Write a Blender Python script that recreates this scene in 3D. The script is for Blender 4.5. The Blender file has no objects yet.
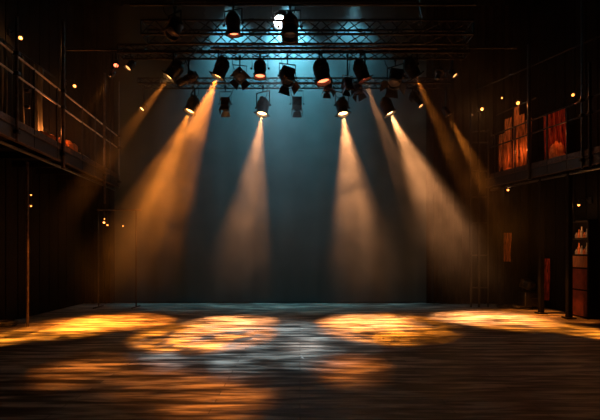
import bpy, bmesh, math, random
from mathutils import Vector, Matrix
R = math.radians
PI = math.pi
rng = random.Random(7)
sc = bpy.context.scene
C = sc.collection

# ------------------------------------------------------------------ view
F, HX, HY, CZ = 400.0, 300.0, 252.0, 1.7      # focal length in px, principal column, horizon row, eye height
def at(px, py, Y):
    """point of the place seen at a pixel, at distance Y from the camera plane"""
    return Vector(((px - HX) * Y / F, Y, CZ + (HY - py) * Y / F))
def floor_at(px, py):
    return at(px, py, CZ * F / (py - HY))
cam_d = bpy.data.cameras.new('camera'); cam = bpy.data.objects.new('camera', cam_d); C.objects.link(cam)
cam.location = (0, 0, CZ); cam.rotation_euler = (R(90), 0, 0)
cam_d.sensor_width = 36; cam_d.lens = 24; cam_d.shift_y = (HY - 210) / 600.0
cam_d.clip_end = 200
sc.camera = cam
sc.view_settings.view_transform = 'Standard'; sc.view_settings.look = 'None'
sc.view_settings.gamma = 1; sc.view_settings.use_curve_mapping = False
sc.view_settings.exposure = 0.0
try:
    sc.cycles.use_denoising = True
    sc.cycles.denoiser = 'OPENIMAGEDENOISE'
    sc.cycles.sample_clamp_indirect = 3.0
    sc.cycles.volume_bounces = 0
    sc.cycles.max_bounces = 5
    sc.cycles.use_light_tree = True
except Exception:
    pass

# ------------------------------------------------------------------ materials
def mat(name, col, rough=0.6, metal=0.0, var=0.25, scale=8.0, bump=0.0, stretch=(1, 1, 1), emis=None, estr=0.0, spec=0.5):
    m = bpy.data.materials.new(name); m.use_nodes = True
    nt = m.node_tree; b = nt.nodes['Principled BSDF']
    tc = nt.nodes.new('ShaderNodeTexCoord'); mp = nt.nodes.new('ShaderNodeMapping'); mp.inputs['Scale'].default_value = stretch
    nz = nt.nodes.new('ShaderNodeTexNoise'); nz.inputs['Scale'].default_value = scale; nz.inputs['Detail'].default_value = 5
    rp = nt.nodes.new('ShaderNodeValToRGB')
    rp.color_ramp.elements[0].position = 0.3; rp.color_ramp.elements[1].position = 0.7
    rp.color_ramp.elements[0].color = (*[max(0, c * (1 - var)) for c in col], 1)
    rp.color_ramp.elements[1].color = (*[min(1, c * (1 + var)) for c in col], 1)
    L = nt.links
    L.new(tc.outputs['Object'], mp.inputs['Vector']); L.new(mp.outputs[0], nz.inputs['Vector'])
    L.new(nz.outputs['Fac'], rp.inputs[0]); L.new(rp.outputs[0], b.inputs['Base Color'])
    b.inputs['Roughness'].default_value = rough; b.inputs['Metallic'].default_value = metal
    b.inputs['Specular IOR Level'].default_value = spec
    if bump:
        bp = nt.nodes.new('ShaderNodeBump'); bp.inputs['Strength'].default_value = bump; bp.inputs['Distance'].default_value = 0.02
        L.new(nz.outputs['Fac'], bp.inputs['Height']); L.new(bp.outputs[0], b.inputs['Normal'])
    if emis:
        b.inputs['Emission Color'].default_value = (*emis, 1); b.inputs['Emission Strength'].default_value = estr
        try: m.cycles.emission_sampling = 'NONE'
        except Exception: pass
    return m

M = {}
M['black_metal'] = mat('black_metal', (0.012, 0.012, 0.013), 0.45, 0.0, 0.3, 20)
M['dark_steel'] = mat('dark_steel', (0.03, 0.031, 0.033), 0.35, 0.7, 0.3, 20)
M['steel'] = mat('steel', (0.16, 0.165, 0.17), 0.35, 0.8, 0.3, 20)
M['rail_lit'] = mat('rail_lit', (0.42, 0.40, 0.37), 0.4, 0.0, 0.3, 20)  # raised above the steel colour in place of light on the rails
M['rust'] = mat('rust', (0.09, 0.06, 0.045), 0.45, 0.5, 0.5, 14, 0.3)
M['rubber'] = mat('rubber', (0.01, 0.01, 0.01), 0.5)
M['black_cloth'] = mat('black_cloth', (0.008, 0.008, 0.009), 0.95, 0, 0.4, 6, 0.2, (6, 6, 0.4), spec=0.1)
M['cyc'] = mat('backdrop_cloth', (0.055, 0.078, 0.082), 0.95, 0, 0.10, 1.2, 0.0, (2.0, 1, 0.25), spec=0.1)
M['brick_dark'] = mat('dark_plaster', (0.012, 0.012, 0.012), 0.9, 0, 0.4, 3, 0.3, spec=0.2)
M['plank'] = mat('dark_plank', (0.007, 0.0068, 0.0065), 0.8, 0, 0.5, 6, 0.4, (8, 8, 0.6), spec=0.1)
M['plank_warm'] = mat('warm_plank', (0.28, 0.13, 0.06), 0.7, 0, 0.5, 6, 0.4, (8, 8, 0.6), spec=0.3)
M['drape_orange'] = mat('orange_drape', (0.34, 0.14, 0.06), 0.85, 0, 0.95, 4, 0.4, (9, 9, 0.9), spec=0.2)
M['door_red'] = mat('door_red', (0.10, 0.016, 0.012), 0.6, 0, 0.5, 5, 0.1)
M['drape_red'] = mat('red_drape', (0.26, 0.04, 0.022), 0.85, 0, 0.95, 6, 0.3, (5, 5, 0.7), spec=0.2)
M['cloth_pale'] = mat('pale_cloth', (0.42, 0.38, 0.32), 0.9, 0, 0.4, 9, 0.4)
M['cloth_orange'] = mat('orange_cloth', (0.6, 0.2, 0.06), 0.9, 0, 0.4, 9, 0.4)
M['drab'] = mat('drab_cloth', (0.07, 0.08, 0.065), 0.9, 0, 0.4, 9, 0.3, (4, 4, 0.5))
M['pale_strip'] = mat('pale_strip', (0.6, 0.58, 0.52), 0.6)
M['lens_orange'] = mat('lens_orange', (0.5, 0.3, 0.1), 0.3, emis=(1, 0.42, 0.12), estr=9.0)
M['lens_warm'] = mat('lens_warm', (0.5, 0.4, 0.2), 0.3, emis=(1, 0.50, 0.20), estr=11.0)
M['lens_red'] = mat('lens_red', (0.5, 0.1, 0.05), 0.3, emis=(1, 0.17, 0.07), estr=4.5)
M['lens_dim'] = mat('lens_dim', (0.5, 0.3, 0.1), 0.3, emis=(1, 0.40, 0.12), estr=2.2)
M['lens_cool'] = mat('lens_cool', (0.7, 0.8, 0.9), 0.3, emis=(0.75, 0.93, 1), estr=22.0)
M['lens_off'] = mat('lens_off', (0.05, 0.05, 0.06), 0.15)
M['bulb'] = mat('bulb', (0.6, 0.4, 0.2), 0.3, emis=(1, 0.27, 0.05), estr=4.0)
M['flap_grey'] = mat('flap_grey', (0.20, 0.22, 0.23), 0.5, 0.2, 0.2, 12)

# stage floor: dark worn boards laid across the stage, semi-gloss
def floor_material():
    m = bpy.data.materials.new('stage_boards'); m.use_nodes = True
    nt = m.node_tree; b = nt.nodes['Principled BSDF']; L = nt.links; N = nt.nodes.new
    tc = N('ShaderNodeTexCoord')
    br = N('ShaderNodeTexBrick'); br.inputs['Scale'].default_value = 1.0
    br.inputs['Brick Width'].default_value = 2.6; br.inputs['Row Height'].default_value = 0.14
    br.inputs['Mortar Size'].default_value = 0.004; br.inputs['Mortar Smooth'].default_value = 0.3
    br.inputs['Color1'].default_value = (0.05, 0.05, 0.05, 1); br.inputs['Color2'].default_value = (1, 1, 1, 1)
    br.inputs['Mortar'].default_value = (0, 0, 0, 1); br.offset = 0.37
    L.new(tc.outputs['Object'], br.inputs['Vector'])
    def noise(scale, st, detail=6, dist=0.0):
        mp = N('ShaderNodeMapping'); mp.inputs['Scale'].default_value = st
        n = N('ShaderNodeTexNoise'); n.inputs['Scale'].default_value = scale; n.inputs['Detail'].default_value = detail
        n.inputs['Distortion'].default_value = dist
        L.new(tc.outputs['Object'], mp.inputs['Vector']); L.new(mp.outputs[0], n.inputs['Vector']); return n.outputs['Fac']
    grain = noise(1.0, (1.1, 8.5, 1), 7, 0.3)
    worn = noise(1.0, (0.6, 2.6, 1), 7, 0.5)
    def mathn(op, a, bb):
        n = N('ShaderNodeMath'); n.operation = op
        for i, v in enumerate((a, bb)):
            if isinstance(v, (int, float)): n.inputs[i].default_value = v
            else: L.new(v, n.inputs[i])
        return n.outputs[0]
    bw = N('ShaderNodeRGBToBW'); L.new(br.outputs['Color'], bw.inputs[0])
    f = mathn('ADD', mathn('MULTIPLY', bw.outputs[0], 0.22), mathn('ADD', mathn('MULTIPLY', mathn('SUBTRACT', grain, 0.5), 2.4), 0.42))
    f = mathn('ADD', f, mathn('MULTIPLY', mathn('SUBTRACT', worn, 0.5), 0.9))
    rp = N('ShaderNodeValToRGB'); e = rp.color_ramp.elements
    e[0].position = 0.25; e[0].color = (0.045, 0.038, 0.032, 1)
    e[1].position = 0.85; e[1].color = (0.62, 0.55, 0.46, 1)
    x = e.new(0.55); x.color = (0.21, 0.18, 0.15, 1)
    L.new(f, rp.inputs[0])
    mx = N('ShaderNodeMixRGB'); mx.blend_type = 'MULTIPLY'; mx.inputs['Fac'].default_value = 1
    gap = mathn('SUBTRACT', 1.0, mathn('MULTIPLY', br.outputs['Fac'], 0.85))
    L.new(rp.outputs[0], mx.inputs['Color1']); L.new(gap, mx.inputs['Color2'])
    L.new(mx.outputs[0], b.inputs['Base Color'])
    rr = N('ShaderNodeMapRange'); rr.inputs['From Min'].default_value = 0.3; rr.inputs['From Max'].default_value = 0.7
    rr.inputs['To Min'].default_value = 0.28; rr.inputs['To Max'].default_value = 0.55
    L.new(worn, rr.inputs['Value']); L.new(rr.outputs[0], b.inputs['Roughness'])
    b.inputs['Specular IOR Level'].default_value = 0.3
    h = mathn('ADD', mathn('MULTIPLY', grain, 0.5), mathn('MULTIPLY', gap, 0.8))
    h = mathn('ADD', h, mathn('MULTIPLY', bw.outputs[0], 0.25))
    bp = N('ShaderNodeBump'); bp.inputs['Strength'].default_value = 1.0; bp.inputs['Distance'].default_value = 0.03
    L.new(h, bp.inputs['Height']); L.new(bp.outputs[0], b.inputs['Normal'])
    return m
M['floor'] = floor_material()

# ------------------------------------------------------------------ mesh helpers
class MB:
    def __init__(s): s.bm = bmesh.new()
    def box(s, c, size, rot=None, bevel=0.0):
        r = bmesh.ops.create_cube(s.bm, size=1.0)
        vs = r['verts']
        m = Matrix.Translation(Vector(c)) @ (rot.to_4x4() if rot is not None else Matrix.Identity(4)) @ Matrix.Diagonal((*size, 1))
        bmesh.ops.transform(s.bm, matrix=m, verts=vs)
        if bevel:
            es = list({e for v in vs for e in v.link_edges})
            bmesh.ops.bevel(s.bm, geom=es, offset=bevel, segments=1, affect='EDGES')
        return s
    def beam(s, a, b, w, h, bevel=0.0):
        a, b = Vector(a), Vector(b); d = b - a; L = d.length
        x = d.normalized(); up = Vector((0, 0, 1)) if abs(x.z) < 0.95 else Vector((0, 1, 0))
        y = up.cross(x).normalized(); z = x.cross(y)
        return s.box((a + b) / 2, (L, w, h), Matrix((x, y, z)).transposed(), bevel)
    def tube(s, pts, r, n=10, caps=True, radii=None):
        pts = [Vector(p) for p in pts]; rings = []
        prev = None
        for i, p in enumerate(pts):
            t = (pts[min(i + 1, len(pts) - 1)] - pts[max(i - 1, 0)]).normalized()
            if prev is None:
                u = t.cross(Vector((0, 0, 1)) if abs(t.z) < 0.9 else Vector((1, 0, 0))).normalized()
            else:
                u = (prev - t * prev.dot(t)).normalized()
            prev = u; v = t.cross(u); rr = radii[i] if radii else r
            rings.append([s.bm.verts.new(p + (u * math.cos(k * 2 * PI / n) + v * math.sin(k * 2 * PI / n)) * rr) for k in range(n)])
        for a, b in zip(rings, rings[1:]):
            for k in range(n): s.bm.faces.new((a[k], a[(k + 1) % n], b[(k + 1) % n], b[k]))
        if caps:
            s.bm.faces.new(rings[0][::-1]); s.bm.faces.new(rings[-1])
        return s
    def lathe(s, prof, n=28, M4=Matrix.Identity(4)):
        """prof: (z, r) list; r = 0 closes"""
        rings = []
        for z, r in prof:
            if r <= 1e-6: rings.append([s.bm.verts.new(M4 @ Vector((0, 0, z)))])
            else: rings.append([s.bm.verts.new(M4 @ Vector((r * math.cos(k * 2 * PI / n), r * math.sin(k * 2 * PI / n), z))) for k in range(n)])
        for a, b in zip(rings, rings[1:]):
            for k in range(n):
                k2 = (k + 1) % n
                if len(a) == 1 and len(b) > 1: s.bm.faces.new((a[0], b[k2], b[k]))
                elif len(b) == 1 and len(a) > 1: s.bm.faces.new((a[k], a[k2], b[0]))
                elif len(a) > 1: s.bm.faces.new((a[k], a[k2], b[k2], b[k]))
        return s
    def grid(s, fn, nu, nv, thick=None):
        vs = [[s.bm.verts.new(fn(u / nu, v / nv)) for v in range(nv + 1)] for u in range(nu + 1)]
        fs = []
        for u in range(nu):
            for v in range(nv): fs.append(s.bm.faces.new((vs[u][v], vs[u + 1][v], vs[u + 1][v + 1], vs[u][v + 1])))
        if thick:
            bmesh.ops.recalc_face_normals(s.bm, faces=fs)
            bmesh.ops.solidify(s.bm, geom=fs, thickness=thick)
        return s
    def mesh(s, name, m, smooth=True):
        bmesh.ops.recalc_face_normals(s.bm, faces=s.bm.faces)
        me = bpy.data.meshes.new(name); s.bm.to_mesh(me); s.bm.free()
        me.materials.append(M[m] if isinstance(m, str) else m)
        if smooth:
            for p in me.polygons: p.use_smooth = True
            try: me.set_sharp_from_angle(angle=R(35))
            except Exception: pass
        return me
    def build(s, name, m, parent=None, smooth=True):
        return link(name, s.mesh(name, m, smooth), parent)
def link(name, me, parent=None):
    o = bpy.data.objects.new(name, me); C.objects.link(o)
    if parent is not None: o.parent = parent
    return o
def tag(o, label, cat, group=None):
    o['label'] = label; o['category'] = cat
    if group: o['group'] = group
    return o
def thing(name, label, cat, loc=(0, 0, 0), group=None, rotz=0):
    o = bpy.data.objects.new(name, None); C.objects.link(o)
    o.location = loc; o.rotation_euler = (0, 0, rotz); o.empty_display_size = 0.1
    return tag(o, label, cat, group)
def struct(o): o['kind'] = 'structure'; return o

# ------------------------------------------------------------------ lights
WARM = (1.0, 0.40, 0.14); ORANGE = (1.0, 0.265, 0.028); DEEP = (1.0, 0.28, 0.05)
def aim_quat(d): return d.to_track_quat('-Z', 'Y')
def spot(loc, target, energy, col, deg, blend=0.4, rad=0.05, gobo=0.0, gscale=6.0, seed=0.0):
    l = bpy.data.lights.new('spot', 'SPOT'); l.energy = energy; l.color = col
    l.spot_size = R(deg); l.spot_blend = blend; l.shadow_soft_size = rad
    o = bpy.data.objects.new('spot', l); C.objects.link(o); o.location = loc
    o.rotation_mode = 'QUATERNION'; o.rotation_quaternion = aim_quat(Vector(target) - Vector(loc))
    if gobo > 0:      # breakup gobo in the lamp's gate
        l.use_nodes = True; nt = l.node_tree; em = nt.nodes['Emission']; N = nt.nodes.new; L = nt.links
        tc = N('ShaderNodeTexCoord'); nz = N('ShaderNodeTexNoise'); nz.noise_dimensions = '4D'
        nz.inputs['W'].default_value = seed; nz.inputs['Scale'].default_value = gscale; nz.inputs['Detail'].default_value = 2
        mr = N('ShaderNodeMapRange'); mr.inputs['From Min'].default_value = 0.38; mr.inputs['From Max'].default_value = 0.62
        mr.inputs['To Min'].default_value = max(0, 1 - gobo); mr.inputs['To Max'].default_value = 1.0 + gobo * 0.6
        L.new(tc.outputs['Normal'], nz.inputs['Vector']); L.new(nz.outputs['Fac'], mr.inputs['Value']); L.new(mr.outputs[0], em.inputs['Strength'])
    return o
def point(loc, energy, col, rad=0.04):  # for modelled bulbs and for added lights without a fixture
    l = bpy.data.lights.new('lamp', 'POINT'); l.energy = energy; l.color = col; l.shadow_soft_size = rad
    o = bpy.data.objects.new('lamp', l); C.objects.link(o); o.location = loc; return o

# world: black outside, thin stage haze filling the room
w = bpy.data.worlds.new('world'); sc.world = w; w.use_nodes = True
bg = w.node_tree.nodes['Background']; bg.inputs['Color'].default_value = (0, 0, 0, 1); bg.inputs['Strength'].default_value = 0
vs_ = w.node_tree.nodes.new('ShaderNodeVolumeScatter'); vs_.inputs['Density'].default_value = 0.030; vs_.inputs['Anisotropy'].default_value = 0.25
vs_.inputs['Color'].default_value = (1, 1, 1, 1)
w.node_tree.links.new(vs_.outputs[0], w.node_tree.nodes['World Output'].inputs['Volume'])
# the haze hangs over the stage and thins out towards the audience and the side walls; soft wisps in it
def haze_nodes(nt, out_socket, dens):
    N = nt.nodes.new; L = nt.links
    g = N('ShaderNodeNewGeometry'); sx = N('ShaderNodeSeparateXYZ'); L.new(g.outputs['Position'], sx.inputs[0])
    def mr(src, a, b, c, d):
        n = N('ShaderNodeMapRange'); n.interpolation_type = 'SMOOTHSTEP'
        for k, v in zip(('From Min', 'From Max', 'To Min', 'To Max'), (a, b, c, d)): n.inputs[k].default_value = v
        L.new(src, n.inputs['Value']); return n.outputs[0]
    def mul(a, b):
        n = N('ShaderNodeMath'); n.operation = 'MULTIPLY'
        for k, v in enumerate((a, b)):
            if isinstance(v, float): n.inputs[k].default_value = v
            else: L.new(v, n.inputs[k])
        return n.outputs[0]
    ab = N('ShaderNodeMath'); ab.operation = 'ABSOLUTE'; L.new(sx.outputs['X'], ab.inputs[0])
    f = mul(mr(sx.outputs['Y'], 8.0, 9.5, 0.0, 1.0), mr(ab.outputs[0], 4.2, 6.4, 1.0, 0.05))
    f = mul(f, mr(sx.outputs['Z'], 0.4, 3.8, 0.04, 1.0))
    f = mul(f, mr(sx.outputs['Z'], 6.2, 8.5, 1.0, 0.45))
    nz = N('ShaderNodeTexNoise'); nz.inputs['Scale'].default_value = 1.1; nz.inputs['Detail'].default_value = 3; nz.inputs['Distortion'].default_value = 0.6
    L.new(g.outputs['Position'], nz.inputs['Vector'])
    n2 = N('ShaderNodeMapRange')
    for k, v in zip(('From Min', 'From Max', 'To Min', 'To Max'), (0.32, 0.68, 0.35, 1.65)): n2.inputs[k].default_value = v
    L.new(nz.outputs['Fac'], n2.inputs['Value'])
    L.new(mul(mul(f, n2.outputs[0]), dens), out_socket)
haze_nodes(w.node_tree, vs_.inputs['Density'], 0.038)
w.cycles.volume_step_size = 1.4
try: sc.cycles.volume_max_steps = 40
except Exception: pass

# ------------------------------------------------------------------ room shell
BY = 13.4       # back wall
struct(MB().box((0, 5.5, -0.1), (24, 17, 0.2)).build('floor', 'floor'))
struct(MB().box((0, 5.5, 12.1), (24, 17, 0.2)).build('ceiling', 'brick_dark'))
struct(MB().box((0, BY + 0.2, 6), (24, 0.3, 12)).build('wall_back', 'brick_dark'))
# left and right walls with vertical boarding
def side_wall(name, x, sgn, z0, z1, y0=-2.5, y1=BY + 0.05, step=0.42):
    m = MB(); m.box((x + sgn * 0.15, (y0 + y1) / 2, (z0 + z1) / 2), (0.3, y1 - y0, z1 - z0))
    y = y0
    while y < y1 - 0.3:
        m.box((x - sgn * 0.012, y + step / 2, (z0 + z1) / 2), (0.03, step - 0.03, z1 - z0 - 0.02), bevel=0.006); y += step
    return struct(m.build(name, 'plank'))
side_wall('wall_left', -7.15, -1, 0, 12)
side_wall('wall_right', 7.55, 1, 0, 12)
# backdrop cloth, slight folds
def cyc(u, v):
    x = -6.4 + 11.4 * u
    return Vector((x, BY - 0.14 + 0.02 * math.sin(x * 2.3) + 0.008 * math.sin(x * 7.1), 0.03 + 10.3 * v))
o = MB().grid(cyc, 120, 6, 0.01).build('stage_backdrop', 'cyc'); tag(o, 'tall plain backdrop cloth washed in teal light across the back of the stage', 'backdrop')
# black masking curtains
def curtain(name, p0, p1, z0, z1, m, label, cat, folds=9, amp=0.07, group=None, seed=0, thick=0.012, hem=0.0):
    p0, p1 = Vector(p0), Vector(p1); d = (p1 - p0); L = d.length; d.normalize(); nrm = Vector((-d.y, d.x, 0)); rr = random.Random(seed)
    ph = [rr.uniform(0, 6) for _ in range(4)]
    def fn(u, v):
        gather = 0.5 + 0.5 * (1 - v)
        a = amp * gather * (math.sin(u * folds * 2 * PI + ph[0]) + 0.4 * math.sin(u * folds * 4.3 * PI + ph[1] + v))
        z = z0 + (z1 - z0) * v + (hem * math.sin(u * 9 + ph[2]) * (1 - v) if hem else 0)
        p = p0 + d * (L * u) + nrm * (a + 0.03 * math.sin(3 * v + ph[3]))
        return Vector((p.x, p.y, z))
    nu = int(folds * 10)
    o = MB().grid(fn, nu, 10, thick).build(name, m)
    return tag(o, label, cat, group)
curtain('stage_curtain', (-7.05, 13.0, 0), (-6.05, 13.0, 0), 0.03, 10.6, 'black_cloth', 'black masking curtain at the left of the backdrop, behind the left balcony', 'curtain', 5, 0.06, seed=1)
curtain('stage_curtain', (4.1, 13.0, 0), (7.4, 13.0, 0), 0.03, 10.6, 'black_cloth', 'wide black masking curtain at the right of the backdrop', 'curtain', 12, 0.06, seed=2)
curtain('border_curtain', (-7.0, 12.3, 0), (7.4, 12.3, 0), 9.28, 11.9, 'black_cloth', 'black border curtain hanging high across the top of the stage', 'curtain', 30, 0.05, seed=3)

# ------------------------------------------------------------------ trusses
def truss(label, y0, y1, z0, z1, x0, x1, bays, m='black_metal', r=0.024, mid=None):
    t = thing('lighting_truss', label, 'truss', (x0, (y0 + y1) / 2, z0), 'lighting trusses')
    O = Vector((x0, (y0 + y1) / 2, z0)); dx = x1 - x0
    P = lambda x, y, z: Vector((x, y, z)) - O
    for y in (y0, y1):
        for z in (z0, z1):
            MB().tube([P(x0, y, z), P(x1, y, z)], r, 12).build('chord', m, t)
    def brace(name, ya, za, yb, zb):
        b = MB()
        for i in range(bays):
            xa, xb = x0 + dx * i / bays, x0 + dx * (i + 1) / bays
            xm = (xa + xb) / 2
            b.tube([P(xa, ya, za), P(xm, yb, zb)], r * 0.5, 6); b.tube([P(xm, yb, zb), P(xb, ya, za)], r * 0.5, 6)
        b.tube([P(x0, ya, za), P(x0, yb, zb)], r * 0.6, 6); b.tube([P(x1, ya, za), P(x1, yb, zb)], r * 0.6, 6)
        b.build(name, m, t)
    brace('bracing', y0, z0, y1, z0); brace('bracing', y0, z1, y1, z1)
    brace('bracing', y0, z0, y0, z1); brace('bracing', y1, z0, y1, z1)
    for k in range(1, 3):                      # spigot collars where the sections join
        xx = x0 + dx * k / 3
        for y in (y0, y1):
            for z in (z0, z1): MB().tube([P(xx - 0.05, y, z), P(xx + 0.05, y, z)], r * 1.5, 12).build('collar', m, t)
    return t
truss('black box truss nearest the camera, high, with diagonal bracing', 8.3, 8.68, 6.22, 6.51, -3.3, 3.6, 12)
truss('black box truss in the middle that carries the row of large lit spotlights', 9.2, 9.5, 6.29, 6.47, -4.2, 3.9, 16)
truss('slender black box truss furthest back carrying the lowest row of spotlights', 10.6, 10.95, 6.18, 6.31, -4.3, 4.0, 20, r=0.02)
# pipes
def pipe(label, x0, x1, y, z, r=0.026, m='black_metal'):
    o = MB().tube([(x0, y, z), (x1, y, z)], r, 12).build('lighting_pipe', m); return tag(o, label, 'pipe')
pipe('thin black pipe above the nearest truss, over the backlit black lantern', -3.4, 3.5, 8.02, 6.66)
pipe('black pipe high behind the trusses carrying the cool white backlight', -3.2, 3.2, 10.2, 8.06)
pipe('reddish brown steel pipe lying along the middle truss', -2.0, 3.1, 9.05, 6.315, 0.035, 'rust')
SIDE_L = pipe('short black side pipe over the left balcony end, holding small lamps', -5.6, -3.7, 9.6, 6.55)
SIDE_R = pipe('short black side pipe over the right balcony end, holding small spotlights', 2.9, 5.2, 9.6, 6.60)

# chain hoists
def hoist(px, Yc, ztop, zbot, label):
    x = (px - HX) * Yc / F
    t = thing('chain_hoist', label, 'hoist', (x, Yc, zbot), 'chain hoists holding the trusses')
    H = ztop - zbot
    m = MB(); n = int(H / 0.06)
    for i in range(n):
        z = 0.02 + H * i / n
        a = (0.02, 0, 0) if i % 2 else (0, 0.02, 0)
        pts = [Vector(a) * math.cos(k * PI / 4) + Vector((0, 0, z + 0.045 * math.sin(k * PI / 4))) for k in range(9)]
        m.tube(pts, 0.007, 5, caps=False)
    m.build('chain', 'steel', t)
    MB().box((0, 0, min(H * 0.5, 1.4)), (0.16, 0.16, 0.3), bevel=0.03).build('motor_body', 'black_metal', t)
    MB().tube([(0, 0, 0.12), (0.05, 0, 0.06), (0.05, 0, 0.0), (0, 0, -0.04), (-0.04, 0, 0.0)], 0.012, 8).build('hook', 'steel', t)
hoist(173, 8.5, 11.9, 6.55, 'steel chain hoist on the left end of the nearest truss')
hoist(420, 8.5, 11.9, 6.55, 'steel chain hoist on the right end of the nearest truss')
hoist(205, 9.35, 11.9, 6.5, 'steel chain hoist at the left of the middle truss')
hoist(395, 9.35, 11.9, 6.5, 'steel chain hoist at the right of the middle truss')

# ------------------------------------------------------------------ lanterns
def housing_mesh(kind):
    m = MB()
    if kind == 'par':
        pr = [(-0.150, 0.0), (-0.150, 0.118), (-0.215, 0.128), (-0.218, 0.146), (-0.19, 0.148), (-0.185, 0.132), (-0.06, 0.135)]
        for k in range(4): z = -0.03 + k * 0.035; pr += [(z, 0.137), (z + 0.004, 0.147), (z + 0.018, 0.147), (z + 0.022, 0.137)]
        pr += [(0.135, 0.13), (0.17, 0.108), (0.20, 0.075), (0.215, 0.07), (0.225, 0.05), (0.225, 0)]
        m.lathe(pr, 28)
        m.box((0, 0.09, 0.16), (0.09, 0.06, 0.1), bevel=0.008)
    elif kind == 'fresnel':
        m.lathe([(-0.12, 0), (-0.12, 0.11), (-0.17, 0.115), (-0.17, 0.135), (-0.15, 0.135)], 28)
        m.box((0, 0, 0.0), (0.27, 0.25, 0.28), bevel=0.035)
        for k in range(5): m.box((0, 0, 0.05 + k * 0.028), (0.29, 0.27, 0.01), bevel=0.003)
        m.box((0, 0, 0.17), (0.2, 0.18, 0.08), bevel=0.02)
    elif kind == 'profile':
        m.lathe([(-0.27, 0), (-0.27, 0.075), (-0.32, 0.08), (-0.32, 0.092), (-0.1, 0.092), (-0.09, 0.11), (0.02, 0.11), (0.03, 0.135), (0.16, 0.135), (0.2, 0.1), (0.24, 0.1), (0.25, 0)], 24)
        for k in range(4): m.lathe([(0.05 + k * 0.03, 0.135), (0.055 + k * 0.03, 0.15), (0.062 + k * 0.03, 0.15), (0.067 + k * 0.03, 0.135)], 24)
    return m.mesh('housing', 'black_metal')
def disc_mesh(z, r, bulge, mname, n=24):
    m = MB(); m.lathe([(z, r), (z - bulge * 0.6, r * 0.7), (z - bulge, r * 0.3), (z - bulge, 0)], n); return m.mesh('lens', mname)
def yoke_mesh():
    m = MB(); w, h = 0.185, 0.30
    for s in (-1, 1): m.box((s * w, 0, h / 2 - 0.02), (0.012, 0.035, h), bevel=0.003)
    m.box((0, 0, h - 0.02), (2 * w + 0.012, 0.035, 0.012), bevel=0.003)
    return m.mesh('yoke', 'dark_steel')
def knob_mesh():
    return MB().lathe([(0, 0), (0, 0.022), (0.03, 0.026), (0.035, 0.02), (0.035, 0)], 10).mesh('knob', 'rubber')
def clamp_mesh():
    m = MB(); pts = [Vector((0, 0.038 * math.cos(a), 0.06 + 0.038 * math.sin(a))) for a in [R(x) for x in range(-240, 61, 25)]]
    for x in (-0.015, 0.015): m.tube([p + Vector((x, 0, 0)) for p in pts], 0.012, 6)
    m.tube([(0, 0, 0.03), (0, 0, -0.02)], 0.016, 8); return m.mesh('clamp', 'dark_steel')
def door_mesh(side, m_='black_metal', ln=0.17):
    m = MB(); w0, w1 = 0.10, 0.15
    def fn(u, v): return Vector(((u * 2 - 1) * (w0 + (w1 - w0) * v), 0.0, -ln * v))
    m.grid(fn, 1, 1, 0.006); m.tube([(-w0, 0, 0), (w0, 0, 0)], 0.006, 6)
    return m.mesh('barn_door', m_, smooth=False)
def ring_mesh():
    m = MB()
    for a in range(4):
        c, s = math.cos(a * PI / 2), math.sin(a * PI / 2)
        m.box((c * 0.137, s * 0.137, -0.20), (0.018 if c * c > .5 else 0.29, 0.018 if s * s > .5 else 0.29, 0.02), bevel=0.003)
    return m.mesh('gel_frame', 'black_metal')
MESH = {'par': housing_mesh('par'), 'fresnel': housing_mesh('fresnel'), 'profile': housing_mesh('profile'),
        'yoke': yoke_mesh(), 'knob': knob_mesh(), 'clamp': clamp_mesh(), 'door': door_mesh(0), 'door_grey': door_mesh(0, 'flap_grey', 0.2), 'ring': ring_mesh()}
for k in ('orange', 'warm', 'red', 'dim', 'cool', 'off'):
    MESH['lens_' + k] = disc_mesh(-0.156, 0.116, 0.03, 'lens_' + k)
    MESH['plens_' + k] = disc_mesh(-0.275, 0.074, 0.02, 'lens_' + k)
    MESH['flens_' + k] = disc_mesh(-0.126, 0.108, 0.02, 'lens_' + k)
LENSZ = {'par': -0.185, 'fresnel': -0.15, 'profile': -0.30}
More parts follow.
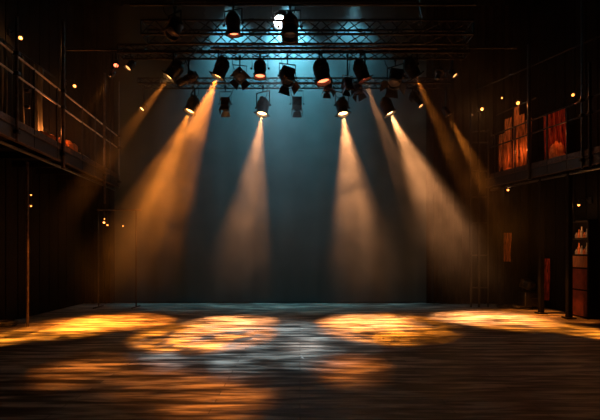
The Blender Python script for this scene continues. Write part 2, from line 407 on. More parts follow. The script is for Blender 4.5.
def lantern(px, py, Y, target, kind, lens, label, zc, scale=1.12, doors=None, roll=0.0, yk=1.0, pipe_r=0.024, cable=True, yaw=None, group='stage lanterns on the rig'):
    """a lantern whose lens is seen at the pixel; zc = height of the chord or pipe it hangs from"""
    L = at(px, py, Y); d = (Vector(target) - L).normalized()
    pivot = L + d * (LENSZ[kind] * scale)
    yokeh = 0.28 * scale * yk
    base = Vector((pivot.x, pivot.y, zc))
    t = thing('stage_spotlight', label, 'spotlight', base, group)
    h = d.cross(Vector((0, 0, 1)));  h = h.normalized() if h.length > 0.05 else Vector((1, 0, 0))
    if yaw is not None: h = Vector((math.cos(R(yaw)), math.sin(R(yaw)), 0))
    # body frame: x = horizontal pivot axis, -z = aim
    z = -d; x = (h - z * h.dot(z)).normalized(); y = z.cross(x)
    rot = Matrix((x, y, z)).transposed() @ Matrix.Rotation(R(roll), 3, 'Z')
    body = link('housing', MESH[kind], t); body.matrix_local = Matrix.LocRotScale(pivot - base, rot.to_quaternion(), Vector((scale,) * 3))
    pre = {'par': 'lens_', 'fresnel': 'flens_', 'profile': 'plens_'}[kind]
    ln = link('lens', MESH[pre + lens], body)
    if lens != 'off': ln['label'] = {'orange': 'glowing orange lens', 'warm': 'glowing warm lens', 'red': 'glowing red orange lens', 'dim': 'dim orange lens', 'cool': 'glowing cool white lens'}[lens]
    if kind == 'par': link('gel_frame', MESH['ring'], body)
    if doors:
        fz = -0.21 if kind == 'par' else -0.17
        for k in range(4):
            md = MESH['door_grey'] if (doors == 'grey' and k == 0) else MESH['door']
            b = link('barn_door', md, body); a = k * PI / 2
            spread = R({'open': 28, 'wide': 48, 'grey': 8, 'tight': 12}[doors])
            b.matrix_local = Matrix.Rotation(a, 4, 'Z') @ Matrix.Translation((0, -0.135, fz)) @ Matrix.Rotation(-spread, 4, 'X')
    hz = Matrix((h, Vector((0, 0, 1)).cross(h), Vector((0, 0, 1)))).transposed()
    yo = link('yoke', MESH['yoke'], t); yo.matrix_local = Matrix.LocRotScale(pivot - base, hz.to_quaternion(), Vector((scale, scale, scale * yk)))
    for s in (-1, 1):
        kn = link('knob', MESH['knob'], t)
        kn.matrix_local = Matrix.LocRotScale(pivot - base + h * (s * 0.19 * scale), (h * s).to_track_quat('Z', 'Y'), Vector((scale,) * 3))
    top = pivot - base + Vector((0, 0, yokeh))
    cl = link('clamp', MESH['clamp'], t); cz = max(-0.06, top.z) if top.z > -0.08 else -0.06
    cl.matrix_local = Matrix.Translation((0, 0, cz))
    if top.z < -0.09:
        MB().tube([top, (0, 0, -0.07)], 0.016, 8).build('drop_bar', 'dark_steel', t)
    if cable:
        pr = pivot - base - d * 0.2 * scale; rr = random.Random(int(px * 7 + py))
        e = Vector((rr.uniform(-0.25, 0.25), 0.02, 0.0)); mid = (pr + e) / 2 + Vector((e.x * 0.5, -0.08, -rr.uniform(0.1, 0.22)))
        pts = [pr * (1 - s) ** 2 + mid * 2 * s * (1 - s) + e * s * s for s in [i / 10 for i in range(11)]]
        MB().tube(pts, 0.009, 6).build('power_cable', 'rubber', t)
    return L + d * 0.05, d

T1, T2, T3 = 6.66, 6.29, 6.18
YB, YA, YC = 9.35, 8.02, 10.78
def down(px, py, Y, dx=0.0, dy=-0.25):
    return at(px, py, Y) + Vector((dx, dy, -1))
# --- lit spotlights with beams
def beam(px, py, Y, tgt, lens, label, zc, energy, col, deg, blend=0.5, gobo=0.5, gs=7.0, **kw):
    tg = floor_at(*tgt) if isinstance(tgt, tuple) else tgt
    p, d = lantern(px, py, Y, tg, 'par', lens, label, zc, **kw)
    spot(p, tg, energy, col, deg, blend, 0.04, gobo, gs, seed=px * 0.37)
E = 8500
beam(218, 76, YB, (118, 322), 'orange', 'black spotlight on the middle truss with the broadest orange beam slanting left', T2, E * 2.0, ORANGE, 27, 0.9, 0.7)
beam(190, 111, YC, (96, 322), 'orange', 'black spotlight of the lowest row whose orange beam merges into the broad one', T3, E * 0.9, ORANGE, 27, 0.9, 0.7, yk=1.15)
beam(262, 113.5, YC, (234, 322), 'warm', 'black spotlight in a square yoke with a pale beam falling left of the stage centre', T3, E * 1.0, WARM, 26, 0.9, 0.5, yk=1.25)
beam(343, 113.5, YC, (370, 322), 'warm', 'black spotlight with a pale beam falling just right of the stage centre', T3, E * 1.2, WARM, 29, 0.9, 0.5, yk=1.2)
beam(390, 113, YC, (486, 318), 'warm', 'black spotlight of the lowest row with the long pale beam slanting to the right', T3, E * 1.5, WARM, 29, 0.9, 0.5, yk=1.2)
beam(364, 79, YB, (455, 319), 'red', 'narrow black spotlight on the middle truss with a thin amber beam slanting right', T2, E * 0.35, WARM, 13, 0.5, 0.5)
beam(415, 76, 9.6, (530, 312), 'red', 'dark spotlight on the right side pipe with a thin brownish beam slanting right', 6.60, E * 0.32, ORANGE, 13, 0.5, 0.5)
beam(448, 115, 10.8, (560, 318), 'dim', 'small spotlight beside the right balcony end with a short amber beam', 6.6, E * 0.34, ORANGE, 16, 0.6, 0.5, scale=0.6)
beam(169.5, 77, YB, (-25, 330), 'orange', 'black spotlight at the left of the middle truss with a thin orange beam', T2, E * 0.38, ORANGE, 13, 0.8, 0.6)
beam(110.5, 76.5, 9.6, (-60, 330), 'dim', 'small lamp on the left side pipe, lowest of the three there', 6.55, E * 0.03, ORANGE, 16, 0.5, 0.5, scale=0.4)
# --- lit lanterns without a beam
lantern(260, 76, YB, down(260, 76, YB, 0, -0.1), 'par', 'red', 'black spotlight glowing red orange without a beam, left of the stage centre', T2, 1.0)
lantern(323.5, 81, YB, down(323, 81, YB, 0.2, -0.05), 'par', 'red', 'largest black spotlight with a red lens, right of centre on the middle truss', T2, 1.3)
lantern(234, 34, YA, down(234, 34, YA, 0.05, 0.18), 'par', 'red', 'dark lantern on the highest pipe with a thin red glowing slit', T1, 1.0)
lantern(116, 65.5, 9.6, down(116, 66, 9.6, 0.4, -0.8), 'par', 'red', 'small red lamp on the left side pipe, leftmost of the upper two', 6.55, 0.42)
lantern(128, 68, 9.6, down(127, 68, 9.6, -0.5, -0.5), 'par', 'dim', 'small lamp at the inner end of the left side pipe, beside a red one', 6.55, 0.6)
lantern(142, 109, YC, down(142, 109, YC, -0.6, -0.5), 'par', 'orange', 'small orange lamp hanging low at the left end of the rearmost truss', T3, 0.5)
lantern(421, 106, YC, down(421, 106, YC, 0.5, -0.5), 'profile', 'dim', 'dim orange spotlight at the right end of the rearmost truss', T3, 0.9)
lantern(455, 75.5, 9.6, down(455, 76, 9.6, 0.6, -0.5), 'par', 'dim', 'small amber lamp at the right end of the right side pipe', 6.60, 0.5)
# --- unlit lanterns
lantern(290, 36, YA, down(290, 36, YA, 0.0, -0.15), 'par', 'off', 'big black lantern silhouetted in front of the white backlight', T1, 1.15)
lantern(172, 34, YA, down(172, 30, YA, -0.2, -0.3), 'par', 'off', 'unlit black lantern at the left end of the highest pipe', T1, 1.0)
lantern(240, 78, 9.3, down(237, 78, 9.3, 0.25, -0.9), 'fresnel', 'off', 'unlit black lantern with open barn doors between two lit ones', T2, 0.85, doors='wide', roll=45)
lantern(288, 82, 9.3, down(288, 80, 9.3, 0.1, -0.35), 'fresnel', 'off', 'unlit black lantern with barn doors hanging at the stage centre', T2, 1.05, doors='open', roll=15)
lantern(348, 88, 9.3, down(348, 88, 9.3, 0.1, -0.3), 'fresnel', 'off', 'small unlit black lantern tucked left of the narrow beam spotlight', T2, 0.7, doors='tight')
lantern(328, 90, YC, down(328, 93, YC, 0.05, -0.3), 'fresnel', 'off', 'unlit lantern with flared barn doors under the largest red spotlight', T3, 0.8, doors='open')
lantern(359, 92, YC, down(359, 93, YC, 0.25, -0.3), 'fresnel', 'off', 'unlit lantern with flared barn doors right of the pale centre beam', T3, 0.85, doors='open', roll=20)
lantern(394, 84, 9.5, down(394, 84, 9.5, -0.3, -0.4), 'fresnel', 'off', 'unlit black lantern with barn doors near the right end of the middle truss', T2, 1.1, doors='wide', roll=30)
lantern(178, 84, 9.5, down(178, 84, 9.5, -1.6, -0.4), 'profile', 'off', 'unlit grey profile lantern lying at a slant on the left of the middle truss', T2, 0.95)
lantern(225, 108, YC, down(225, 108, YC, 0, -0.35), 'fresnel', 'dim', 'lantern with a hanging grey flap, in the lowest row left of the stage centre', T3, 0.85, doors='grey', yk=1.4)
lantern(297, 108, YC, down(297, 108, YC, 0, -0.35), 'fresnel', 'off', 'lantern with a hanging grey flap in the lowest row at the stage centre', T3, 0.9, doors='grey', yk=1.4)
lantern(437, 80, 9.6, down(443, 80, 9.6, -0.5, -0.4), 'profile', 'off', 'unlit profile lantern with a glinting edge on the right side pipe', 6.60, 0.7)
# --- cool backlight
p, d = lantern(280, 22, 10.2, down(280, 22, 10.2, -0.02, -1.0), 'par', 'cool', 'bright cool white backlight glaring behind the highest truss', 8.02, 1.3)
spot(p, p + Vector((0.0, -0.26, -1)), 900, (0.60, 0.83, 1.0), 30, 0.95, 0.08)
# backdrop wash from the row of floods behind the border curtain
def flood(x, y, z, label, e):
    t = thing('flood_light', label, 'flood light', (x, y, z), 'flood lights over the backdrop')
    MB().box((0, 0, 0.1), (0.5, 0.16, 0.2), bevel=0.03).build('housing', 'black_metal', t)
    MB().box((0, 0.01, -0.005), (0.44, 0.12, 0.01)).build('lens', 'lens_cool', t)
    MB().tube([(0, 0, 0.2), (0, 0, 0.55)], 0.02, 8).build('drop_bar', 'dark_steel', t)
    spot((x, y, z - 0.05), (x, BY - 0.1, z - 1.2), e, (0.20, 0.62, 0.78), 96, 1.0, 0.12)
pipe('black pipe behind the border curtain that carries the backdrop floods', -3.5, 3.5, 12.5, 10.12)
flood(-0.4, 12.5, 9.55, 'teal flood light hidden behind the border curtain above the centre of the backdrop', 5000)
flood(-2.2, 12.5, 9.55, 'teal flood light hidden behind the border curtain above the left of the backdrop', 1500)
flood(1.7, 12.5, 9.55, 'teal flood light hidden behind the border curtain above the right of the backdrop', 500)
# front-of-house patches on the boards (extra spots added behind the camera, no lanterns built)
def foh(tgt, e, deg, col=ORANGE, gobo=0.9, gs=14, src=(0, -2, 8.5), seed=1.0):
    spot(src, floor_at(*tgt), e, col, deg, 1.0, 0.25, gobo, gs, seed)

# ------------------------------------------------------------------ balconies
DZ = 4.05
def lx(Y): return -4.6 - 0.093 * Y              # stage edge of the left balcony
def rx(Y): return 9.615 - 0.2833 * Y            # stage edge of the right balcony
def lpos(px, off=0.0, z=DZ):
    Y = (4.6 + off) / ((300 - px) / 400 - 0.093); return Vector((lx(Y) - off, Y, z))
def rpos(px, off=0.0, z=DZ):
    Y = (9.615 + off) / ((px - 300) / 400 + 0.2833); return Vector((rx(Y) + off, Y, z))
def balcony(label, edge, sgn, y0, y1, wall):
    t = thing('balcony', label, 'balcony', (wall, (y0 + y1) / 2, DZ - 0.3)); O = t.location.copy()
    m = MB(); n = int((y1 - y0) / 0.2)
    for i in range(n):                          # deck boards across
        ya, yb = y0 + (y1 - y0) * i / n, y0 + (y1 - y0) * (i + 1) / n - 0.008
        e = edge((ya + yb) / 2) + sgn * 0.02
        m.box(((e + wall) / 2 - O.x, (ya + yb) / 2 - O.y, 0.28), (abs(wall - e), yb - ya, 0.04))
    m.build('deck', 'plank', t)
    a, b = Vector((edge(y0), y0, DZ - 0.15)) - O, Vector((edge(y1), y1, DZ - 0.15)) - O
    MB().beam(a, b, 0.02, 0.25).build('edge_web', 'black_metal', t); f = MB()
    for dz in (-0.13, 0.13): f.beam(a + Vector((0, 0, dz)), b + Vector((0, 0, dz)), 0.10, 0.018)
    f.build('edge_flange', 'rust', t)
    MB().tube([a + Vector((sgn * 0.12, 0, -0.22)), b + Vector((sgn * 0.12, 0, -0.22))], 0.03, 10).build('service_pipe', 'steel', t)
    y = y0 + 0.3
    while y < y1:
        e = edge(y) + sgn * 0.06
        MB().beam((e - O.x, y - O.y, 0.13), (wall - O.x, y - O.y, 0.13), 0.06, 0.16).build('joist', 'plank', t); y += 0.9
    return t
balcony('left balcony walkway of dark boards on a steel edge beam, carrying cloth heaps', lx, -1, 4.2, 12.75, -7.11)
balcony('right balcony walkway of dark boards before the glowing orange drapes', rx, 1, 8.1, 12.8, 7.51)
def railing(label, pts_px, pos, tall, y0, y1, edge, mat_rail):
    p0 = Vector((edge(y0), y0, DZ)); p1 = Vector((edge(y1), y1, DZ))
    t = thing('balcony_railing', label, 'railing', p0)
    for k, dz in enumerate((1.32, 0.95)):
        MB().tube([Vector((0, 0, dz)), p1 - p0 + Vector((0, 0, dz))], 0.02, 10).build('rail', mat_rail, t)
    MB().beam(Vector((0, 0, 0.06)), p1 - p0 + Vector((0, 0, 0.06)), 0.02, 0.12).build('toe_board', 'rust', t)
    for px in pts_px:
        p = pos(px); MB().tube([p - p0 + Vector((0, 0, -0.28)), p - p0 + Vector((0, 0, 1.34))], 0.022, 8).build('post', 'dark_steel', t)
    return t
railing('tubular railing along the left balcony with two long pale rails', [34, 57, 82, 95, 110], lpos, None, 4.4, 12.7, lx, 'rail_lit')
railing('dark tubular railing along the right balcony before the orange drapes', [495, 515, 547, 567], rpos, None, 8.2, 12.65, rx, 'dark_steel')
def tall_post(p, ztop, label, r=0.035, m='dark_steel', zb=None):
    zb = DZ - 0.33 if zb is None else zb
    t = thing('scaffold_pole', label, 'pole', (p.x, p.y, zb), 'scaffold poles at the balconies')
    MB().tube([(0, 0, 0), (0, 0, ztop - zb)], r, 12).build('tube', m, t)
    for z in (0.33 + 1.32, 0.33 + 0.95, 0.2):
        MB().box((0, 0, z + (DZ - 0.33 - zb)), (0.11, 0.09, 0.08), bevel=0.015).build('coupler', 'dark_steel', t)
    return t
o_ = Vector((0.05, 0, 0))
tall_post(lpos(14) + o_, 6.05, 'rusty scaffold pole nearest the camera on the left balcony', 0.025, 'rust')
tall_post(lpos(61) + o_, 6.95, 'thick rusty scaffold pole by the orange heaps on the left balcony', 0.04, 'rust', 3.6)
tall_post(lpos(103) + o_, 6.85, 'rusty scaffold pole near the far end of the left balcony', 0.03, 'rust', 3.1)
tall_post(lpos(117.5) + o_, 7.1, 'thin scaffold pole at the far end of the left balcony', 0.022, 'steel')
tall_post(rpos(531) - o_, 7.5, 'thick scaffold pole in the middle of the right balcony', 0.05)
tall_post(rpos(584) - o_, 8.0, 'thin scaffold pole near the camera end of the right balcony', 0.025, 'steel')
tall_post(rpos(592) - o_, 6.2, 'dark scaffold pole at the right edge of the photo on the right balcony', 0.035)
tall_post(Vector((-6.2, 9.1, 0)), 3.75, 'floor standing pole under the left balcony', 0.03, 'rust', 0.0)

# boards on the balcony back walls and the stuff on the left balcony
def heap(p, size, m, label, seed, cat='cloth'):
    rr = random.Random(seed); ph = [rr.uniform(0, 9) for _ in range(6)]
    def fn(u, v):
        a = u * 2 * PI; b = v * PI / 2
        r = 1 + 0.16 * math.sin(3 * a + ph[0]) + 0.10 * math.sin(7 * a + 5 * b + ph[1]) + 0.06 * math.sin(13 * a - 8 * b + ph[2])
        zz = math.sin(b) * (1 + 0.18 * math.sin(4 * a + ph[3]) * math.cos(b) + 0.12 * math.sin(9 * b + ph[4]))
        return Vector((size[0] * r * math.cos(a) * math.cos(b) ** 0.8 if b < PI / 2 - 1e-4 else 0, size[1] * r * math.sin(a) * math.cos(b) ** 0.8 if b < PI / 2 - 1e-4 else 0, max(0.0, size[2] * zz)))
    o = MB().grid(fn, 60, 16, 0.01).build('cloth_heap', m); o.location = p + Vector((0, 0, 0.012))
    return tag(o, label, cat, 'cloth heaps on the left balcony')
dz = Vector((0, 0, 0.0))
heap(lpos(27, 0.28), (0.16, 0.26, 0.10), 'cloth_orange', 'flat orange cloth heap, nearest the camera on the left balcony', 1)
heap(lpos(43, 0.32), (0.22, 0.36, 0.30), 'cloth_orange', 'bright orange crumpled cloth heap left of the thick pole on the left balcony', 2)
heap(lpos(53, 0.45), (0.2, 0.3, 0.42), 'cloth_orange', 'taller orange cloth heap right beside the thick pole', 3)
heap(lpos(68, 0.34), (0.22, 0.42, 0.42), 'cloth_orange', 'orange brown cloth heap just right of the thick pole', 4)
heap(lpos(79, 0.30), (0.2, 0.40, 0.26), 'cloth_pale', 'pale crumpled cloth heap in the middle of the left balcony', 5)
heap(lpos(92, 0.30), (0.2, 0.42, 0.2), 'cloth_pale', 'low pale cloth heap near the far end of the left balcony', 6)
pr = tag(MB().tube([(-6.25, 7.2, DZ + 2.1), (-6.25, 10.2, DZ + 2.1)], 0.02, 8).build('clothes_rail', 'dark_steel'), 'horizontal rail above the left balcony from which drab cloths hang', 'rail')
for i, (y, c) in enumerate([(7.5, 'leftmost'), (8.05, 'second from the camera end'), (8.7, 'third from the camera end'), (9.35, 'furthest from the camera')]):
    curtain('hanging_cloth', (-6.25, y, 0), (-6.25, y + 0.42, 0), DZ + 0.25 + 0.1 * (i % 2), DZ + 2.08, 'drab', 'drab grey green cloth hanging over the left balcony, ' + c, 'cloth', 2.5, 0.05, 'drab cloths hanging over the left balcony', 20 + i)

# lamps
def wall_lamp(P, wallx, label, e, col=(1, 0.4, 0.12), r=0.045, mm='bulb'):
    t = thing('wall_lamp', label, 'lamp', (wallx, P.y, P.z + 0.12), 'small bare lamps on the side walls')
    O = t.location; q = P - O
    MB().box((0, 0, 0), (0.05, 0.14, 0.16), bevel=0.01).build('wall_plate', 'dark_steel', t)
    MB().tube([(0, 0, 0), (q.x * 0.5, 0, 0.06), (q.x, 0, 0.03), (q.x, 0, -0.04)], 0.012, 8).build('arm', 'dark_steel', t)
    b = MB().lathe([(-r, 0), (-r * 0.7, r * 0.7), (0, r), (r * 0.7, r * 0.7), (r, 0.3 * r), (r * 1.6, 0.3 * r), (r * 1.6, 0)], 14).build('bulb', mm, t); b.location = q
    c = MB().lathe([(r * 0.3, r * 1.5), (r * 1.1, r * 1.3), (r * 1.9, r * 0.5), (r * 2.0, 0)], 16).build('cap', 'dark_steel', t); c.location = q
    point(P + Vector((-0.09 if wallx > 0 else 0.09, -0.05, -0.03)), e, col, 0.03); return t
def hung_lamp(P, ztop, label, e, col=(1, 0.4, 0.12), r=0.045, light=True, group='small hanging lamps'):
    t = thing('hanging_lamp', label, 'lamp', (P.x, P.y, ztop), group); q = P - t.location
    MB().tube([(0, 0, 0), q + Vector((0, 0, r * 2))], 0.007, 6).build('cord', 'rubber', t)
    b = MB().lathe([(-r, 0), (-r * 0.7, r * 0.7), (0, r), (r * 0.7, r * 0.7), (r, 0.3 * r), (r * 1.6, 0.3 * r), (r * 1.6, 0)], 14).build('bulb', 'bulb', t); b.location = q
    c = MB().lathe([(r * 0.5, r * 1.7), (r * 1.1, r * 1.3), (r * 2.2, r * 0.5), (r * 2.3, 0)], 16).build('shade', 'dark_steel', t); c.location = q
    if light: point(P + Vector((0, -0.05, -0.1)), e, col, 0.03)
    return t
wall_lamp(Vector((-6.85, 9.8, 1.7 + 214 * 9.8 / 400)), -7.11, 'small orange lamp high on the left wall, nearest the camera', 7)
wall_lamp(at(74.5, 86, 12.1), -7.11, 'small orange lamp on the left wall behind the balcony railing', 5)
tag(MB().tube([(5.6, 12.75, 6.85), rpos(600, 0.25, 6.85)], 0.02, 8).build('lighting_pipe', 'dark_steel'), 'dark pipe above the right balcony from which small lamps hang', 'pipe')
def rl(px, py, off=0.25):
    return at(px, py, 11.81 / ((px - 300) / 400 + 0.487))
hung_lamp(rl(482, 109), 6.85, 'brightest small amber lamp over the far end of the right balcony', 7)
hung_lamp(rl(502, 98), 6.85, 'tiny dim amber lamp over the right balcony, left of the drapes', 1.5, r=0.025)
hung_lamp(rl(518, 103), 6.85, 'small amber lamp right above the orange drapes on the right balcony', 5, (1, 0.32, 0.08))
hung_lamp(rl(573, 95, 0.4), 6.85, 'reddish lamp added for a faint cloth above the right balcony beside the thin pole', 1.0, (1, 0.25, 0.1), 0.035)  # lamp stands in for a faint reddish piece of cloth
hung_lamp(at(508, 190, 12.4), 3.72, 'small white orange lamp under the right balcony', 2.0, (1, 0.5, 0.25), 0.035)
wall_lamp(Vector((7.2, 10.33, 1.7 + 47 * 10.33 / 400)), 7.5, 'small orange lamp on the right wall above the display cabinet', 2.5, r=0.03)

# right balcony drapes, boards and poster
def bp(px, off): return rpos(px, off)
for a_, b_, h_, z_, lb in ((499, 506, 1.35, 0.25, 'leftmost and shortest of the row'), (506.5, 513, 1.75, 0.1, 'second from the far end'), (513.5, 519, 2.0, 0.05, 'tallest, under the hanging lamp'),
                     (519.5, 525, 1.7, 0.12, 'second from the thick pole'), (525.5, 531.5, 1.5, 0.05, 'right beside the thick pole')):
    curtain('orange_drape', bp(a_, 0.28), bp(b_, 0.28), DZ + z_, DZ + h_, 'drape_orange', 'narrow orange drape on the right balcony, ' + lb, 'drape', 2, 0.035, 'orange drapes on the right balcony', int(a_), hem=0.08)
tag(MB().tube([bp(496, 0.28) + Vector((0, 0, 2.02)), bp(536, 0.28) + Vector((0, 0, 2.02))], 0.018, 8).build('curtain_rail', 'dark_steel'), 'dark rail over the orange drapes on the right balcony', 'rail')
curtain('red_drape', bp(545, 0.5), bp(566, 0.55), DZ + 0.3, DZ + 1.5, 'drape_red', 'short red drape lit orange on the right balcony, right of the thick pole', 'drape', 4, 0.04, None, 33, hem=0.12)
o = heap(bp(556, 0.28), (0.12, 0.3, 0.55), 'cloth_orange', 'orange cloth bundle in front of the red drape on the right balcony', 9); o['group'] = 'cloth bundles on the right balcony'
o = heap(bp(508, 0.22), (0.1, 0.25, 0.2), 'cloth_orange', 'small orange cloth bundle at the foot of the orange drapes', 10); o['group'] = 'cloth bundles on the right balcony'
point(bp(557, 0.12) + Vector((-0.05, -0.1, 0.75)), 3, (1, 0.22, 0.05), 0.05)  # unseen light added to make the red drape and bundle glow
point(bp(520, 0.08) + Vector((0, 0, 0.6)), 4.5, (1, 0.25, 0.05), 0.05)  # unseen lights added low before the orange drapes, this and the next
point(bp(506, 0.08) + Vector((0, 0, 0.5)), 1.5, (1, 0.22, 0.05), 0.05)
# scaffold frame at the far end of the right balcony
t = thing('scaffold_tower', 'dark upright scaffold tower at the far end of the right balcony', 'scaffold', (5.45, 12.35, 0))
for px in (471, 479): MB().tube([(at(px, 0, 12.35).x - 5.45, 0, 0), (at(px, 0, 12.35).x - 5.45, 0, 6.0)], 0.03, 10).build('upright', 'black_metal', t)
MB().tube([(at(488, 0, 12.35).x - 5.45, 0, 0), (at(488, 0, 12.35).x - 5.45, 0, 5.5)], 0.02, 10).build('upright', 'black_metal', t)
for z in (0.6, 1.6, 2.6, 3.4, 4.2, 5.08, 5.42):
    MB().tube([(at(471, 0, 12.35).x - 5.45, 0, z), (at(488, 0, 12.35).x - 5.45, 0, z)], 0.02, 10).build('rung', 'black_metal', t)
# posts under the right balcony
for i, (px, lb) in enumerate([(501, 'dark post under the far end of the right balcony'), (541, 'dark post under the middle of the right balcony'), (569, 'dark post under the right balcony, left of the display cabinet')]):
    p = rpos(px, 0.15); t = thing('support_post', lb, 'post', (p.x, p.y, 0), 'posts under the right balcony')
    MB().box((0, 0, 1.86), (0.12, 0.12, 3.7), bevel=0.01).build('shaft', 'plank', t)
    MB().box((0, 0, 0.02), (0.24, 0.24, 0.04), bevel=0.006).build('foot_plate', 'dark_steel', t)
# display cabinet
CXf, CY0, CY1, CH = 7.28, 10.08, 10.78, 2.5
t = thing('display_cabinet', 'tall narrow cabinet with two lit shelves over two red doors by the right wall', 'cabinet', (7.38, (CY0 + CY1) / 2, 0))
O = t.location; W = CY1 - CY0
m = MB()
for y in (-W / 2, W / 2): m.box((0, y, CH / 2), (0.26, 0.04, CH))
for z in (0.03, 0.72, 1.28, 1.62, 2.05, CH): m.box((0, 0, z), (0.26, W, 0.035))
m.box((0.12, 0, CH / 2), (0.02, W, CH)); m.build('carcass', 'plank', t)
for z0_, z1_ in ((0.05, 0.70), (0.74, 1.26)):
    d_ = MB().box((-0.125, 0, (z0_ + z1_) / 2), (0.02, W - 0.06, z1_ - z0_), bevel=0.006)
    d_.box((-0.137, 0, (z0_ + z1_) / 2), (0.01, W - 0.2, z1_ - z0_ - 0.14), bevel=0.004)
    dd = d_.build('door', 'door_red', t)
    MB().tube([(-0.14, 0.25, (z0_ + z1_) / 2 - 0.05), (-0.165, 0.25, (z0_ + z1_) / 2), (-0.14, 0.25, (z0_ + z1_) / 2 + 0.05)], 0.008, 6).build('handle', 'steel', dd)
m = MB(); m.box((-0.12, 0, 1.45), (0.015, W - 0.06, 0.29)); m.build('drawer', 'plank_warm', t)
for si, sz in enumerate((1.64, 2.07)):
    for k in range(6):
        h = 0.22 + 0.09 * math.sin(k * 2.1 + si); r = 0.032
        b = MB().lathe([(0, 0), (0, r), (h * 0.6, r), (h * 0.75, r * 0.4), (h, r * 0.4), (h, 0)], 12).build('bottle', 'cloth_pale' if k % 2 else 'cloth_orange')
        b.location = (7.38, CY0 + 0.1 + k * 0.1, sz + 0.002)
        tag(b, 'small bottle standing on the %s lit shelf of the cabinet by the right wall' % ('lower', 'upper')[si], 'bottle', 'bottles on the %s shelf of the display cabinet' % ('lower', 'upper')[si])
    point((7.2, (CY0 + CY1) / 2, sz + 0.3), 2.2, (1, 0.35, 0.1), 0.03)
# drape and heap low at the right
curtain('red_drape', (7.42, 12.45, 0), (7.42, 11.95, 0), 0.25, 1.5, 'drape_red', 'reddish drape hanging low on the right wall behind the cable heap', 'drape', 3, 0.05, None, 41)
curtain('brown_drape', (6.35, 12.55, 0), (6.62, 12.55, 0), 1.4, 2.3, 'drape_orange', 'narrow brown drape hanging in the gloom under the right balcony', 'drape', 2, 0.04, None, 42)
def coil(c, r, n, label, grp, seed=0, name='cable_coil', m='rubber', tr=0.012):
    rr = random.Random(seed); pts = []
    for i in range(n * 18):
        a = i * 2 * PI / 18; k = r * (1 + 0.12 * math.sin(a * 0.37 + seed))
        pts.append(Vector((k * math.cos(a) + 0.03 * math.sin(a * 0.21), k * math.sin(a), tr + tr * 1.7 * (i / 18) * 0.8 + 0.01 * math.sin(a * 1.7))))
    o = MB().tube(pts, tr, 6).build(name, m); o.location = c; return tag(o, label, 'cable', grp)
coil(Vector((6.62, 11.95, 0.01)), 0.26, 6, 'black cable coil on the boards in front of the equipment case at the right', 'cable coils on the stage floor', 1)
coil(Vector((6.2, 12.15, 0.01)), 0.2, 4, 'smaller black cable coil left of the equipment case at the right', 'cable coils on the stage floor', 2)
coil(Vector((-6.72, 9.1, 0.01)), 0.22, 6, 'black cable coil by the foot of the left wall', 'cable coils on the stage floor', 3)
t = thing('equipment_case', 'black equipment case with metal corners by the right wall', 'case', (6.98, 12.1, 0))
MB().box((0, 0, 0.27), (0.55, 0.4, 0.42), bevel=0.02).build('body', 'black_metal', t)
MB().box((0, 0, 0.49), (0.55, 0.4, 0.05), bevel=0.015).build('lid', 'dark_steel', t)
for sx in (-1, 1):
    for sy in (-1, 1):
        MB().lathe([(0, 0), (0, 0.03), (0.05, 0.03), (0.05, 0)], 12, Matrix.Translation((sx * 0.22, sy * 0.14, 0.005))).build('caster', 'rubber', t)
MB().tube([(-0.08, -0.21, 0.3), (-0.08, -0.24, 0.33), (0.08, -0.24, 0.33), (0.08, -0.21, 0.3)], 0.01, 6).build('handle', 'steel', t)
t = thing('floor_lantern', 'unlit black lantern standing on the lid of the equipment case', 'lantern', (6.9, 12.1, 0.515))
b = link('housing', MESH['fresnel'], t); b.location = (0, 0, 0.2); b.rotation_euler = (R(-70), 0, R(20)); link('lens', MESH['flens_off'], b)
for s_ in (-1, 1): MB().box((s_ * 0.17, 0, 0.11), (0.012, 0.04, 0.22)).build('yoke_arm', 'dark_steel', t)
MB().box((0, 0, 0.006), (0.35, 0.12, 0.012)).build('base_plate', 'dark_steel', t)

# rack with small bulbs under the left balcony
t = thing('metal_rack', 'dark metal rack with a top bar holding tiny bulbs, under the left balcony end', 'rack', (-5.6, 12.2, 0))
for x in (-0.55, 0.6): MB().tube([(x, 0, 0.03), (x, 0, 2.98)], 0.02, 8).build('upright', 'dark_steel', t)
MB().tube([(-0.6, 0, 2.98), (0.75, 0, 2.98)], 0.02, 8).build('top_bar', 'rust', t)
for x in (-0.55, 0.6): MB().tube([(x, -0.3, 0.025), (x, 0.3, 0.025)], 0.02, 8).build('foot', 'dark_steel', t)
for px, py, e, r, lb in ((104.5, 219, 0.8, 0.02, 'tiny upper bulb of the close pair on the rack under the left balcony'), (104, 222.5, 1.5, 0.034, 'largest bulb hanging from the rack under the left balcony'),
                     (107.5, 225, 0.9, 0.026, 'lower right bulb of the cluster on the rack under the left balcony'), (123, 226, 0.7, 0.022, 'lone tiny bulb on the rack under the left balcony')):
    hung_lamp(at(px, py, 12.2), 2.97, lb, e, (1, 0.5, 0.2), r, group='tiny bulbs on the rack')
for z, r in ((195, 0.02), (206, 0.022)):  # glowing bulb shapes put where two small glints show
    P_ = at(31, z, 9.6)
    hung_lamp(P_, 3.72, 'tiny bulb shape added for a pale glint under the left balcony, the %s of two' % ('upper' if z == 195 else 'lower'), 0.0, r=r, light=False, group='bulb shapes added for glints under the left balcony')
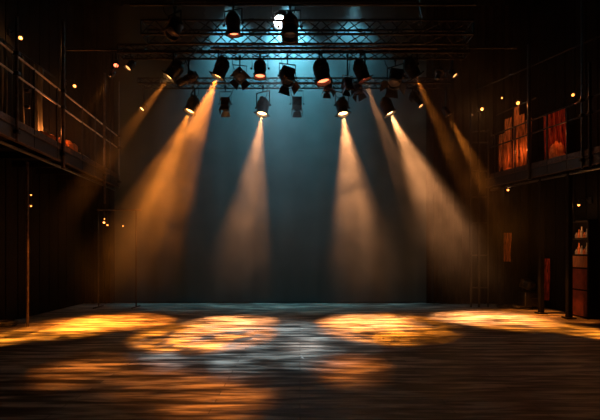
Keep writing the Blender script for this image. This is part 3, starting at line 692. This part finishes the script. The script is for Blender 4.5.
# cables strung along the rig
def cable(pts, label, r=0.009, m='steel'):
    out = []
    for a, b, c in zip(pts, pts[1:], pts[2:] + [pts[-1]]):
        for i in range(6): out.append(a.lerp(b, i / 6) + Vector((0, 0, -0.05 * math.sin(PI * i / 6))))
    out.append(pts[-1]); return tag(MB().tube(out, r, 6).build('power_cable', m), label, 'cable', 'cables on the rig')
A = lambda px, py, Y=9.1: at(px, py, Y)
cable([A(192, 56), A(200, 42), A(207, 36), A(216, 44), A(225, 52)], 'loose grey cable looped at the left end of the middle truss')
cable([A(224, 50), A(232, 44), A(240, 52), A(250, 46), A(258, 53), A(270, 50)], 'grey cable snaking along the middle truss left of centre')
cable([A(186, 58), A(196, 48), A(204, 53), A(214, 47), A(228, 60)], 'second loose cable tangled at the left of the middle truss', m='rubber')
cable([A(310, 48), A(330, 44), A(352, 51), A(384, 40), A(390, 52)], 'grey cable draped over the middle truss right of centre')
cable([A(172, -4, 8.05), A(174, 16, 8.2), A(173, 28, 8.2), A(170, 34, 8.2)], 'grey cable dangling beside the left chain hoist')
cable([A(419, -4, 8.05), A(422, 18, 8.2), A(421, 30, 8.2), A(423, 37, 8.2)], 'grey cable dangling beside the right chain hoist')
# pale strip added on the boards
o = MB().box((0, 0, 0), (0.03, 0.22, 0.001)).build('pale_mark', 'pale_strip'); o.location = floor_at(302, 357) + Vector((0, 0, 0.0012)); o.rotation_euler = (0, 0, R(12))
tag(o, 'small pale strip on the boards at the stage centre', 'pale_strip')
# ------------------------------------------------------------------ floor patches from wing lanterns and added, unseen spots
def side(src, tgt, e, deg, col=(1, 0.31, 0.025), gobo=0.7, gs=9, seed=1.0, blend=0.9):
    spot(src, floor_at(*tgt), e, col, deg, blend, 0.05, gobo, gs, seed)
# low side lanterns in the wings raking across the boards
side((-6.95, 4.6, 1.7), (20, 336), 4500, 24, seed=1.3)
side((7.3, 5.6, 1.6), (575, 330), 4000, 24, seed=3.3)
# spots added out of view over the front rows, without fixtures, to widen the floor pools
side((-1.6, 2.6, 9.2), (205, 335), 26000, 17, gobo=0.95, gs=20, seed=11.3)
side((-4.4, 2.6, 9.2), (75, 327), 22000, 14, gobo=0.95, gs=20, seed=12.3)
side((0.8, 2.6, 9.2), (385, 327), 24000, 18, gobo=0.95, gs=20, seed=13.3)
side((3.6, 2.6, 9.2), (505, 320), 22000, 14, gobo=0.95, gs=20, seed=14.3)
side((-0.8, 2.6, 9.2), (255, 342), 3600, 27, (0.62, 0.84, 1.0), blend=1.0, gobo=0.8, gs=14, seed=21.3)  # cool fill added for the sheen on the boards
PC = (1, .28, .04)
foh((88, 369), 13000, 6.5, PC, gobo=1.0, gs=24, seed=6.1); foh((212, 396), 11000, 7.5, PC, gobo=1.0, gs=24, seed=7.3); foh((150, 376), 3000, 8, PC, gobo=1.0, gs=24, seed=7.9)
foh((350, 368), 11000, 6, PC, gobo=1.0, gs=24, seed=8.5); foh((302, 344), 4500, 5, (1, .5, .25), gobo=0.6, seed=8.9)
point(lpos(47, 0.55) + Vector((0, 0, 0.55)), 26, (1, 0.25, 0.05), 0.04)  # unseen light added to brighten the orange heaps, no fixture built
point(lpos(76, 0.6) + Vector((0, 0, 0.6)), 12, (1, 0.4, 0.16), 0.04)  # second added light, for the pale heaps
